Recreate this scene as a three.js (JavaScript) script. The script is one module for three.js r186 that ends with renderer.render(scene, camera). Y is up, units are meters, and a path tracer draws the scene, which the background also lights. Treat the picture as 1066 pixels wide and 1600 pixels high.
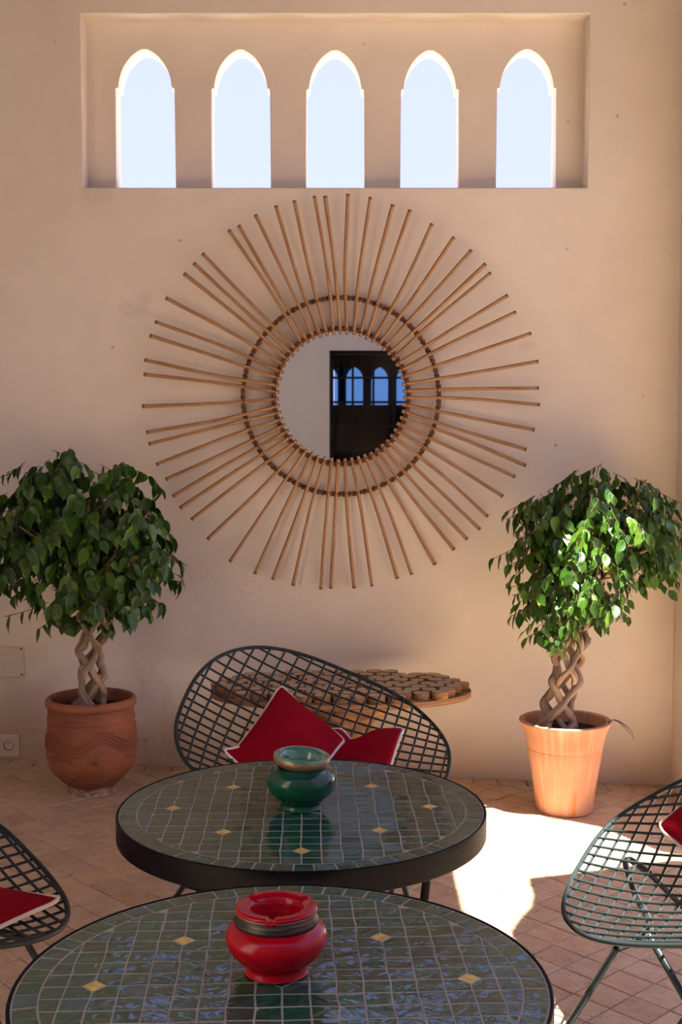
import * as THREE from 'three';
import { mergeGeometries } from 'three/addons/utils/BufferGeometryUtils.js';
import { RoundedBoxGeometry } from 'three/addons/geometries/RoundedBoxGeometry.js';
import { ImprovedNoise } from 'three/addons/math/ImprovedNoise.js';

// ------------------------------------------------------------------ camera, sky, sun, exposure
const scene = new THREE.Scene();
const renderer = new THREE.WebGLRenderer({ antialias: true });
renderer.toneMapping = THREE.LinearToneMapping;
renderer.toneMappingExposure = 1.27;
renderer.shadowMap.enabled = true;
const FOCAL = 1955;                                        // pixels, for a 1600 px high frame
const camera = new THREE.PerspectiveCamera(2 * Math.atan(800 / FOCAL) * 180 / Math.PI, 1066 / 1600, 0.05, 200);
camera.position.set(0, 1.565, 0);
camera.rotation.set(-3.85 * Math.PI / 180, 0, 0);
scene.add(camera);

const SKY_GAIN = 1.0, SUN = 27;
{ // clear sky: pale at the horizon, deeper blue towards the zenith, the same in every direction
  const W = 64, H = 256, d = new Float32Array(W * H * 4);
  for (let j = 0; j < H; j++) {
    const el = ((j + 0.5) / H - 0.5) * Math.PI, s = Math.max(0, Math.sin(el));
    const k = Math.pow(s, 0.55);
    const c = [0.71 - 0.20 * k, 0.755 - 0.14 * k, 1.52 - 0.06 * k];
    for (let i = 0; i < W; i++) { const q = (j * W + i) * 4; for (let n = 0; n < 3; n++) d[q + n] = c[n] * SKY_GAIN; d[q + 3] = 1; }
  }
  const t = new THREE.DataTexture(d, W, H, THREE.RGBAFormat, THREE.FloatType);
  t.mapping = THREE.EquirectangularReflectionMapping; t.magFilter = t.minFilter = THREE.LinearFilter; t.needsUpdate = true;
  scene.background = t; scene.environment = t;
}
const SUN_A = 0.42, SUN_B = -0.28;                                        // the sun stands high over the open right side
const sun = new THREE.DirectionalLight(new THREE.Color(1, 0.955, 0.89), SUN);
sun.position.set(SUN_A * 12, 12, -3.5 - SUN_B * 12); sun.target.position.set(0, 0, -3.5);
sun.castShadow = true; sun.shadow.mapSize.set(4096, 4096);
Object.assign(sun.shadow.camera, { left: -8, right: 8, top: 8, bottom: -8, near: 0.1, far: 30 });
scene.add(sun, sun.target);

// ------------------------------------------------------------------ helpers
let SEED = 7;
const seed = (n) => { SEED = n; };
const rnd = () => { SEED = (SEED + 0x6d2b79f5) | 0; let t = Math.imul(SEED ^ (SEED >>> 15), 1 | SEED); t = (t + Math.imul(t ^ (t >>> 7), 61 | t)) ^ t; return ((t ^ (t >>> 14)) >>> 0) / 4294967296; };
const rr = (a, b) => a + (b - a) * rnd();
const noise3 = new ImprovedNoise();
const fbm = (x, y, z = 0, oct = 4) => { let a = 0, f = 1, w = 0.5; for (let i = 0; i < oct; i++) { a += w * noise3.noise(x * f, y * f, z + i * 7.3); f *= 2.03; w *= 0.5; } return a; };
const V = (x, y, z) => new THREE.Vector3(x, y, z);
const lin = (r, g, b) => new THREE.Color().setRGB(r, g, b);
const used = {};
const numbered = (name) => { const n = (used[name] = (used[name] ?? -1) + 1); return n ? name + '_' + String(n).padStart(3, '0') : name; };
function mesh(name, geo, mat, parent = scene) {
  const m = new THREE.Mesh(geo, mat);
  m.name = parent === scene ? numbered(name) : name;
  m.castShadow = m.receiveShadow = true;
  parent.add(m);
  return m;
}
function group(name, x = 0, y = 0, z = 0, turn = 0) {
  const g = new THREE.Group(); g.name = numbered(name); g.position.set(x, y, z); g.rotation.y = turn; scene.add(g); return g;
}
function tag(o, label, category, grp) { o.userData.label = label; o.userData.category = category; if (grp) o.userData.group = grp; return o; }
function struct(o) { o.userData.kind = 'structure'; return o; }
const tube = (pts, r, seg = 24, rad = 6, closed = false) => new THREE.TubeGeometry(new THREE.CatmullRomCurve3(pts, closed), seg, r, rad, closed);
function taper(pts, radii, seg = 24, rad = 7, wob = 0) {           // a tube whose radius changes along its length
  const curve = new THREE.CatmullRomCurve3(pts), g = new THREE.TubeGeometry(curve, seg, 1, rad, false), p = g.attributes.position, v = V(0, 0, 0);
  for (let i = 0; i <= seg; i++) {
    const u = i / seg, c = curve.getPointAt(u), f = u * (radii.length - 1), k = Math.min(radii.length - 2, Math.floor(f));
    const r = radii[k] + (radii[k + 1] - radii[k]) * (f - k);
    for (let j = 0; j <= rad; j++) {
      const n = i * (rad + 1) + j; v.fromBufferAttribute(p, n).sub(c);
      const w = wob ? 1 + wob * noise3.noise(u * 9 + pts[0].x * 40, (j % rad) * 1.7, pts[0].z * 31) : 1;
      v.multiplyScalar(r * w).add(c); p.setXYZ(n, v.x, v.y, v.z);
    }
  }
  g.computeVertexNormals(); return g;
}
function box(x0, x1, y0, y1, z0, z1) { const g = new THREE.BoxGeometry(x1 - x0, y1 - y0, z1 - z0); g.translate((x0 + x1) / 2, (y0 + y1) / 2, (z0 + z1) / 2); return g; }
// a profile [r, y] turned round the y axis, each point displaced by disp(angle, r, y) -> [r, y]
function revolve(profile, seg = 64, disp) {
  const n = profile.length, pos = [], uv = [], idx = []; let len = [0];
  for (let i = 1; i < n; i++) len.push(len[i - 1] + Math.hypot(profile[i][0] - profile[i - 1][0], profile[i][1] - profile[i - 1][1]));
  for (let i = 0; i < n; i++) for (let j = 0; j <= seg; j++) {
    const a = (j % seg) / seg * 2 * Math.PI; let [r, y] = profile[i]; if (disp) [r, y] = disp(a, r, y, i);
    pos.push(r * Math.cos(a), y, -r * Math.sin(a)); uv.push(j / seg, len[i] / len[n - 1]);
  }
  for (let i = 0; i < n - 1; i++) for (let j = 0; j < seg; j++) { const a = i * (seg + 1) + j, b = a + 1, c = a + seg + 1, e = c + 1; idx.push(a, b, c, b, e, c); }
  const g = new THREE.BufferGeometry();
  g.setAttribute('position', new THREE.Float32BufferAttribute(pos, 3)); g.setAttribute('uv', new THREE.Float32BufferAttribute(uv, 2)); g.setIndex(idx); g.computeVertexNormals();
  const nn = g.attributes.normal;                              // close the seam
  for (let i = 0; i < n; i++) { const a = i * (seg + 1), b = a + seg, v = V(nn.getX(a) + nn.getX(b), nn.getY(a) + nn.getY(b), nn.getZ(a) + nn.getZ(b)).normalize(); nn.setXYZ(a, v.x, v.y, v.z); nn.setXYZ(b, v.x, v.y, v.z); }
  return g;
}
function smoothProfile(pts, n = 40) { const c = new THREE.SplineCurve(pts.map((p) => new THREE.Vector2(p[0], p[1]))); return c.getPoints(n).map((p) => [Math.max(0.0001, p.x), p.y]); }
function tex(w, h, fn, srgb = true, wrap = true) {
  const d = new Uint8Array(w * h * 4);
  for (let j = 0; j < h; j++) for (let i = 0; i < w; i++) {
    const c = fn((i + 0.5) / w, (j + 0.5) / h), q = (j * w + i) * 4, k = typeof c === 'number' ? [c, c, c] : c;
    for (let n = 0; n < 3; n++) d[q + n] = Math.max(0, Math.min(255, Math.round(k[n] * 255)));
    d[q + 3] = 255;
  }
  const t = new THREE.DataTexture(d, w, h); t.magFilter = THREE.LinearFilter; t.minFilter = THREE.LinearMipmapLinearFilter; t.generateMipmaps = true;
  if (wrap) t.wrapS = t.wrapT = THREE.RepeatWrapping;
  if (srgb) t.colorSpace = THREE.SRGBColorSpace;
  t.needsUpdate = true; return t;
}
const scaled = (t, sx, sy = sx) => { const c = t.clone(); c.repeat.set(sx, sy); c.needsUpdate = true; return c; };
// fractal noise that repeats over the unit square
const tileNoise = (u, v, f, z, oct = 4) => { const a = u * 2 * Math.PI, b = v * 2 * Math.PI, R = f / (2 * Math.PI); let s = 0, w = 0.5, k = R; for (let o = 0; o < oct; o++) { s += w * noise3.noise(Math.cos(a) * k + 3.1, Math.sin(a) * k + Math.cos(b) * k + z, Math.sin(b) * k + o * 5.7); k *= 2; w *= 0.5; } return s; };
const mix = (a, b, t) => a.map((x, i) => x + (b[i] - x) * t);
const clamp = (x, a = 0, b = 1) => Math.max(a, Math.min(b, x));
const sstep = (a, b, x) => { const t = clamp((x - a) / (b - a)); return t * t * (3 - 2 * t); };
const srgb = (r, g, b) => [r / 255, g / 255, b / 255];

const std = (o) => new THREE.MeshStandardMaterial(o);
const phys = (o) => new THREE.MeshPhysicalMaterial(o);

// convex polygons in a plane: clip by a half plane (keep where n.p <= d)
function clipHalf(poly, nx, ny, d) {
  const out = [];
  for (let i = 0; i < poly.length; i++) {
    const a = poly[i], b = poly[(i + 1) % poly.length], da = nx * a[0] + ny * a[1] - d, db = nx * b[0] + ny * b[1] - d;
    if (da <= 0) out.push(a);
    if ((da < 0 && db > 0) || (da > 0 && db < 0)) { const t = da / (da - db); out.push([a[0] + (b[0] - a[0]) * t, a[1] + (b[1] - a[1]) * t]); }
  }
  return out;
}
const area = (p) => { let s = 0; for (let i = 0; i < p.length; i++) { const a = p[i], b = p[(i + 1) % p.length]; s += a[0] * b[1] - b[0] * a[1]; } return s / 2; };
// a slab tile with a small bevel: polygon in (x, z), top at y1, bottom y0
function tileGeo(poly, y0, y1, bev, tiltX = 0, tiltZ = 0, uvScale = 1, uo = 0, vo = 0) {
  if (area(poly) > 0) poly = poly.slice().reverse();
  const n = poly.length, cx = poly.reduce((s, p) => s + p[0], 0) / n, cz = poly.reduce((s, p) => s + p[1], 0) / n;
  const pos = [], uv = [], idx = [];
  const yy = (x, z) => (x - cx) * tiltX + (z - cz) * tiltZ;
  const ring = (k, y) => poly.map(([x, z]) => { const d = Math.hypot(x - cx, z - cz) || 1, f = Math.max(0, 1 - k / d), X = cx + (x - cx) * f, Z = cz + (z - cz) * f; return [X, y + yy(X, Z), Z]; });
  const add = (r) => { const s = pos.length / 3; for (const p of r) { pos.push(...p); uv.push(p[0] * uvScale + uo, p[2] * uvScale + vo); } return s; };
  const top = add(ring(bev, y1)); for (let i = 1; i < n - 1; i++) idx.push(top, top + i, top + i + 1);
  const band = (ra, rb) => { const a = add(ra), b = add(rb); for (let i = 0; i < n; i++) { const j = (i + 1) % n; idx.push(a + i, b + i, a + j, a + j, b + i, b + j); } };
  band(ring(bev, y1), ring(0, y1 - bev)); band(ring(0, y1 - bev), ring(0, y0));
  const g = new THREE.BufferGeometry();
  g.setAttribute('position', new THREE.Float32BufferAttribute(pos, 3)); g.setAttribute('uv', new THREE.Float32BufferAttribute(uv, 2)); g.setIndex(idx);
  const flat = g.toNonIndexed(); flat.computeVertexNormals(); return flat;
}

// ------------------------------------------------------------------ materials
const WALL_X0 = -2.7, WALL_W = 4.6, WALL_Y0 = -0.25, WALL_H = 4.05;
const plasterBump = tex(512, 512, (u, v) => 0.5 + 0.42 * tileNoise(u, v, 5, 1.3, 5) + 0.12 * tileNoise(u, v, 40, 9.3, 2), false);
seed(31);
const specks = Array.from({ length: 24 }, () => [rr(-1.6, 1.6), rr(0.1, 3.5), rr(0.003, 0.008), rr(0.1, 0.4)]);
const wallMap = tex(920, 810, (u, v) => {
  const x = WALL_X0 + u * WALL_W, y = WALL_Y0 + v * WALL_H;
  let c = srgb(237, 227, 210);
  const n = fbm(x * 1.1, y * 1.1, 2.2, 4), m = fbm(x * 6, y * 6, 8.1, 3);
  c = mix(c, srgb(230, 217, 198), clamp(0.5 + n * 1.4)); c = c.map((k) => k * (1 + 0.03 * m));
  // dirt splashed along the foot of the wall, and a browner patch by the socket
  const foot = sstep(0.30, 0.0, y - (-0.041 * x) + 0.12 * fbm(x * 3, y * 3, 5)) * 0.32; c = mix(c, srgb(168, 128, 96), foot);
  const brownPatch = sstep(0.5, 0.1, Math.hypot((x + 1.45) * 1.3, (y - 0.1) * 0.9) + 0.2 * fbm(x * 5, y * 5, 3)); c = mix(c, srgb(158, 130, 100), brownPatch * 0.45);
  for (const s of [[-0.93, 2.09, 0.05], [0.33 - 1.2, 2.14, 0.03], [0.83, 1.93, 0.03], [-1.09, 2.6, 0.06]]) { const d = Math.hypot((x - s[0]) * 0.7, y - s[1]) / s[2]; if (d < 1.5) c = mix(c, srgb(160, 135, 112), 0.12 * sstep(1.3, 0.2, d + 0.7 * fbm(x * 20, y * 20, 4))); }
  for (const s of specks) { const d = Math.hypot(x - s[0], y - s[1]); if (d < s[2]) c = mix(c, srgb(110, 80, 60), s[3]); }
  return c;
}, true, false);
// relief of the wall itself: trowel marks, a cracked patch left of the mirror's foot, peeling paint near the floor
const wallBump = tex(1380, 1215, (u, v) => {
  const x = WALL_X0 + u * WALL_W, y = WALL_Y0 + v * WALL_H;
  let h = 0.5 + 0.16 * fbm(x * 2.2, y * 2.2, 1.7, 5) + 0.03 * fbm(x * 24, y * 24, 6.1, 2);
  const patch = (cx, cy, rx, ry) => sstep(1.15, 0.75, Math.hypot((x - cx) / rx, (y - cy) / ry) + 0.9 * fbm(x * 7, y * 7, cx, 4));
  const k = patch(-0.50, 0.86, 0.20, 0.10), crack = Math.abs(fbm(x * 9, y * 13, 4.4, 4));
  h += 0.10 * sstep(0.035, 0.0, crack) * k - 0.07 * patch(-0.72, 0.42, 0.28, 0.22) * sstep(0.02, 0.09, fbm(x * 10, y * 10, 2.1, 4));
  h -= 0.12 * sstep(0.0, 0.14, fbm(x * 11, y * 9, 7.7, 4)) * sstep(0.34, 0.06, y + 0.041 * x) * sstep(-0.1, -0.6, x);
  return h;
}, false, false);
const wallUV = (t) => { t.repeat.set(1 / WALL_W, 1 / WALL_H); t.offset.set(-WALL_X0 / WALL_W, -WALL_Y0 / WALL_H); return t; };
wallUV(wallMap); wallUV(wallBump);
const M = {};
M.wall = std({ map: wallMap, bumpMap: wallBump, bumpScale: 0.022, roughness: 0.92 });
M.plaster = std({ color: lin(0.82, 0.70, 0.57), bumpMap: scaled(plasterBump, 1.2), bumpScale: 0.004, roughness: 0.93 });
M.whiteWall = std({ color: lin(0.74, 0.68, 0.60), bumpMap: scaled(plasterBump, 1.2), bumpScale: 0.003, roughness: 0.93 });
M.reveal = std({ color: lin(0.85, 0.74, 0.62), bumpMap: scaled(plasterBump, 1.2), bumpScale: 0.003, roughness: 0.93 });
M.darkWood = std({ map: scaled(tex(256, 256, (u, v) => mix(srgb(74, 44, 32), srgb(46, 26, 20), clamp(0.5 + tileNoise(u * 1, v, 3, 2.2) + 0.4 * tileNoise(u, v, 30, 4.2, 2)))), 1), roughness: 0.7 });
M.grout = std({ color: lin(0.16, 0.12, 0.09), roughness: 0.95 });
M.greyWall = std({ color: lin(0.27, 0.26, 0.245), bumpMap: scaled(plasterBump, 1.2), bumpScale: 0.003, roughness: 0.93 });
M.ground = std({ color: lin(0.55, 0.45, 0.36), roughness: 0.95 });
M.canvas = phys({ color: lin(0.75, 0.68, 0.56), roughness: 0.95, side: THREE.DoubleSide });
M.iron = phys({ color: lin(0.004, 0.0035, 0.005), metalness: 0.0, roughness: 0.4, bumpMap: scaled(plasterBump, 6), bumpScale: 0.0006, specularIntensity: 0.13 });
M.wire = phys({ color: lin(0.022, 0.031, 0.031), metalness: 0.0, roughness: 0.34, specularIntensity: 0.4 });
M.mirror = std({ color: lin(0.74, 0.75, 0.75), metalness: 1, roughness: 0.015 });

// ------------------------------------------------------------------ the setting
const SLOPE = -0.041;                                       // the paving falls to the right
const floorY = (x) => SLOPE * x;
const wallZ = -5.6;

// back wall: a front leaf with a wide recess, a rear leaf pierced by five shouldered arches
{
  const front = new THREE.Shape([[WALL_X0, -0.3], [1.9, -0.3], [1.9, 3.75], [WALL_X0, 3.75]].map((p) => new THREE.Vector2(...p)));
  const nx0 = -1.137, nx1 = 1.086, ny0 = 2.622, ny1 = 3.369;
  const hole = new THREE.Path([[nx0, ny0], [nx1, ny0], [nx1 + 0.002, ny1], [nx0, ny1]].map((p) => new THREE.Vector2(...p)));
  front.holes.push(hole);
  const g1 = new THREE.ExtrudeGeometry(front, { depth: 0.114, bevelEnabled: true, bevelThickness: 0.006, bevelSize: 0.006, bevelOffset: -0.006, bevelSegments: 3 });
  g1.translate(0, 0, wallZ - 0.120);
  const back = new THREE.Shape([[WALL_X0, -0.3], [1.9, -0.3], [1.9, 3.75], [WALL_X0, 3.75]].map((p) => new THREE.Vector2(...p)));
  for (const [x0, x1, top, imp] of [[-1.013, -0.744, 3.253, 3.083], [-0.583, -0.316, 3.251, 3.080], [-0.158, 0.106, 3.248, 3.077], [0.267, 0.531, 3.248, 3.077], [0.698, 0.968, 3.253, 3.083]]) {
    const c = (x0 + x1) / 2, w = (x1 - x0) / 2, s = 0.015, y0 = ny0 + 0.004, p = new THREE.Path();
    p.moveTo(x0, y0); p.lineTo(x1, y0); p.lineTo(x1 - 0.003, imp - 0.004); p.lineTo(x1 - 0.006, imp); p.lineTo(x1 - s, imp + 0.002);
    const hw = w - s, hh = top - imp;                           // a slightly pointed head
    p.bezierCurveTo(c + hw * 0.97, imp + hh * 0.42, c + hw * 0.66, imp + hh * 0.84, c + 0.012, top);
    p.lineTo(c - 0.012, top);
    p.bezierCurveTo(c - hw * 0.66, imp + hh * 0.84, c - hw * 0.97, imp + hh * 0.42, x0 + s, imp + 0.002);
    p.lineTo(x0 + 0.006, imp); p.lineTo(x0 + 0.003, imp - 0.004); p.closePath();
    back.holes.push(p);
  }
  const g2 = new THREE.ExtrudeGeometry(back, { depth: 0.124, bevelEnabled: true, bevelThickness: 0.003, bevelSize: 0.003, bevelOffset: -0.003, bevelSegments: 2, curveSegments: 20 });
  g2.translate(0, 0, wallZ - 0.120 - 0.127);
  struct(mesh('wall_back', mergeGeometries([g1, g2]), M.wall));
}
struct(mesh('wall_right', box(1.502, 1.9, -0.3, 3.75, -5.62, -5.24), M.plaster));
struct(mesh('wall_left', box(-2.9, -2.7, -0.3, 3.75, -5.85, 1.6), M.whiteWall));
struct(mesh('unseen_ceiling', box(-2.9, 1.93, 3.6, 3.75, -5.62, -0.4), M.darkWood));  // out of view; its edges set how far the sun reaches in
struct(mesh('ground', box(-30, 30, -0.6, -0.35, -30, 30), M.ground));
struct(mesh('wall_added_bounce', box(4.6, 4.8, -0.4, 2.4, -7, 3), M.whiteWall));  // added wall out of view, bounces light in from the right
{ // unseen canvas sheets over the right side, cut to shape the sun patch
  const awn = (pts) => { const s = new THREE.Shape(); s.setFromPoints(pts.map(([x, z]) => new THREE.Vector2(x + SUN_A * 3.4, -(z - SUN_B * 3.4)))); const g = new THREE.ExtrudeGeometry(s, { depth: 0.02, bevelEnabled: false }); g.rotateX(-Math.PI / 2); g.translate(0, 3.4, 0); struct(mesh('unseen_awning', g, M.canvas)); };
  awn([[0.676, -4.326], [0.668, -4.25], [0.668, -4.17], [0.645, -4.06], [0.582, -3.937], [0.542, -3.831], [0.548, -3.74], [0.555, -3.65], [0.575, -3.52], [0.595, -3.42], [0.62, -3.30], [0.64, -3.1], [0.70, -2.85], [0.72, -2.72], [0.66, -2.58], [0.3, -2.5], [0.3, -1.4], [1.35, -1.4], [1.35, -4.58], [1.26, -4.57], [0.98, -4.45]]);
  awn([[0.3, -5.34], [0.62, -5.34], [0.76, -5.13], [0.86, -5.045], [1.06, -4.94], [1.24, -4.67], [1.30, -4.63], [1.5, -4.63], [1.5, -6.3], [0.3, -6.3]]);
}
// opposite wall (seen in the mirror) with a glazed iron door into a dark room
const oppZ = 1.4;
{
  const s = new THREE.Shape([[-2.9, -0.3], [4.7, -0.3], [4.7, 4.6], [-2.9, 4.6]].map((p) => new THREE.Vector2(...p)));
  s.holes.push(new THREE.Path([[-0.115, -0.02], [0.79, -0.02], [0.79, 2.065], [-0.115, 2.065]].map((p) => new THREE.Vector2(...p))));
  const g = new THREE.ExtrudeGeometry(s, { depth: 0.2, bevelEnabled: false }); g.translate(0, 0, oppZ);
  struct(mesh('wall_front', g, M.greyWall));
  const door = struct(group('door_1', 0, 0, oppZ + 0.02)); door.userData.label = 'dark iron glazed door with small square panes';
  const fr = [box(-0.115, -0.075, 0, 2.065, 0, 0.05), box(0.75, 0.79, 0, 2.065, 0, 0.05), box(-0.075, 0.75, 2.03, 2.065, 0, 0.05), box(-0.075, 0.75, 0, 0.06, 0, 0.05)];
  mesh('door_frame', mergeGeometries(fr), M.iron, door);
  const px = [-0.075, 0.118, 0.324, 0.530, 0.75], py = [0.06, 0.337, 0.58, 0.823, 1.066, 1.309, 1.552, 1.795, 2.03];
  for (const x of px.slice(1, -1)) mesh('muntin', box(x - 0.011, x + 0.011, 0.06, 2.03, 0.005, 0.045), M.iron, door);
  for (const y of py.slice(1, -1)) mesh('muntin', box(-0.075, 0.75, y - 0.011, y + 0.011, 0.006, 0.044), M.iron, door);
  const glass = phys({ color: lin(0.15, 0.33, 0.42), transmission: 1, roughness: 0, thickness: 0, ior: 1.45 });
  for (let i = 0; i < px.length - 1; i++) for (let j = 0; j < py.length - 1; j++) { const q = new THREE.PlaneGeometry(px[i + 1] - px[i] - 0.02, py[j + 1] - py[j] - 0.02); q.translate((px[i] + px[i + 1]) / 2, (py[j] + py[j + 1]) / 2, 0.025); mesh('pane', q, glass, door); }
  // the dark room behind the door, its far screen pierced by small arches
  const scr = new THREE.Shape([[-2.2, -0.3], [2.8, -0.3], [2.8, 2.6], [-2.2, 2.6]].map((p) => new THREE.Vector2(...p)));
  for (let i = 0; i < 7; i++) { const c = -0.46 + i * 0.315, w = 0.105, p = new THREE.Path(); p.moveTo(c - w, 1.46); p.lineTo(c + w, 1.46); p.lineTo(c + w, 1.76); p.bezierCurveTo(c + w, 1.86, c + w * 0.5, 1.91, c, 1.93); p.bezierCurveTo(c - w * 0.5, 1.91, c - w, 1.86, c - w, 1.76); p.closePath(); scr.holes.push(p); }
  const sg = new THREE.ExtrudeGeometry(scr, { depth: 0.06, bevelEnabled: false, curveSegments: 8 }); sg.translate(0, 0, 4.6);
  struct(mesh('wall_screen', sg, M.darkWood));
  struct(mesh('trim_room', mergeGeometries([box(-2.2, -2.1, -0.3, 2.6, 1.6, 4.6), box(2.7, 2.8, -0.3, 2.6, 1.6, 4.6), box(-2.2, 2.8, 2.5, 2.6, 1.6, 4.66), box(-2.2, 2.8, -0.3, -0.2, 1.6, 4.6)]), M.darkWood));
}

// floor: square clay tiles laid on the diagonal, a straight course along the wall, on a bed that falls to the right
{
  const floor = group('floor'); struct(floor); floor.rotation.z = Math.atan(SLOPE);
  mesh('screed', box(-2.75, 5, -0.12, -0.0035, -5.61, 1.4), M.grout, floor);
  seed(11);
  const clay = (h) => tex(256, 256, (u, v) => {
    const n = tileNoise(u, v, 4, h * 3.3, 5), s = tileNoise(u, v, 26, h * 9.1, 3);
    let c = mix(srgb(214, 190, 156), srgb(200, 168, 132), clamp(0.5 + n * 1.5)); c = mix(c, srgb(220, 200, 170), clamp(s * 1.2 - 0.1)); return c.map((k) => k * (1 - 0.25 * sstep(0.22, 0.34, -s)));
  });
  const maps = [1, 2, 3].map(clay), bump = tex(256, 256, (u, v) => 0.5 + 0.5 * tileNoise(u, v, 6, 4.2, 5), false);
  const tints = [[1, 1, 1], [0.94, 0.90, 0.87], [1.0, 0.94, 0.88], [0.92, 0.93, 0.95], [1.0, 0.98, 1.0], [0.86, 0.80, 0.76]];
  const mats = tints.map((t, i) => std({ map: maps[i % 3], bumpMap: bump, bumpScale: 0.0025, color: lin(...t), roughness: 0.56 + 0.05 * (i % 3) }));
  const P = 0.118, c45 = Math.SQRT1_2, near = [], far = mats.map(() => []);
  const all = [];
  const j = () => rr(-0.0022, 0.0022);
  const push = (poly) => {
    const n = poly.length, cx = poly.reduce((s, p) => s + p[0], 0) / n, cz = poly.reduce((s, p) => s + p[1], 0) / n;
    const m = Math.floor(rnd() * mats.length), g = tileGeo(poly, -0.02, rr(-0.0012, 0.0012), 0.0022, rr(-0.012, 0.012), rr(-0.012, 0.012), 5, rnd(), rnd());
    const inView = cz < -3.15 && Math.abs(cx) < -cz * 0.272 + 0.1;
    const hidden = Math.hypot((cx + 0.085) / 0.5, (cz + 4.05) / 0.55) < 1 || cz > -3.0;
    all.push({ g, m, rank: inView ? (hidden ? 1 : 0) : 2, d: -cz });
  };
  const vtx = {}; const vert = (a, b) => vtx[a + ',' + b] ??= [(a - b) * c45 * P + j() + 0.657 - 0.0, (a + b) * c45 * P + j() - 3.764];
  for (let a = -60; a < 60; a++) for (let b = -60; b < 60; b++) {
    const q = [vert(a, b), vert(a + 1, b), vert(a + 1, b + 1), vert(a, b + 1)], cx = (q[0][0] + q[2][0]) / 2, cz = (q[0][1] + q[2][1]) / 2;
    if (cx < -2.75 || cx > 2.6 || cz > -0.2 || cz < -5.6) continue;
    let poly = q.map(([x, z]) => { const k = 0.970; return [cx + (x - cx) * k, cz + (z - cz) * k]; });
    poly = clipHalf(poly, 0, -1, 5.497);
    if (poly.length < 3 || Math.abs(area(poly)) < 4e-4) continue;
    push(poly);
  }
  for (let x = -2.7; x < 1.5;) { const w = rr(0.105, 0.135); push([[x + 0.002, -5.597], [x + w - 0.002, -5.597], [x + w - 0.002 + j(), -5.501], [x + 0.002 + j(), -5.501]]); x += w; }
  all.sort((p, q) => p.rank - q.rank || p.d - q.d);
  all.forEach((t, i) => { if (i < 300 && t.rank < 2) mesh('floor_tile', t.g, mats[t.m], floor); else far[t.m].push(t.g); });
  far.forEach((list, i) => { if (list.length) { const m = mesh('floor_tiles', mergeGeometries(list), mats[i], floor); m.userData.kind = 'stuff'; } });
}

// ------------------------------------------------------------------ mosaic tables
const glazeBump = tex(512, 512, (u, v) => 0.5 + 0.6 * tileNoise(u, v, 3.2, 2.9, 2) + 0.08 * tileNoise(u, v, 11, 6.1, 2), false);
const glazeMap = tex(256, 256, (u, v) => { const n = tileNoise(u, v, 3, 1.1, 4), m = tileNoise(u, v, 12, 5.5, 3); return mix(mix(srgb(255, 255, 255), srgb(190, 200, 195), clamp(0.5 + 1.6 * n)), srgb(150, 160, 150), clamp(m * 1.3)); });
const glazeSet = (bs, k) => [[0.020, 0.066, 0.048], [0.030, 0.072, 0.050], [0.040, 0.066, 0.038], [0.028, 0.060, 0.058], [0.046, 0.060, 0.034], [0.022, 0.075, 0.056], [0.034, 0.058, 0.048], [0.050, 0.082, 0.090]].map((c) => phys({ map: glazeMap, color: lin(c[0] * 0.85 * k, c[1] * 1.6 * k, c[2] * 1.2 * k), roughness: 0.05, bumpMap: glazeBump, bumpScale: bs, ior: 1.5 }));
const yellow = phys({ map: glazeMap, color: lin(0.98, 0.62, 0.13), roughness: 0.25, bumpMap: glazeBump, bumpScale: 0.001 });
const tableGrout = std({ color: lin(0.35, 0.31, 0.235), roughness: 0.9, bumpMap: scaled(plasterBump, 12), bumpScale: 0.001 });
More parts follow.
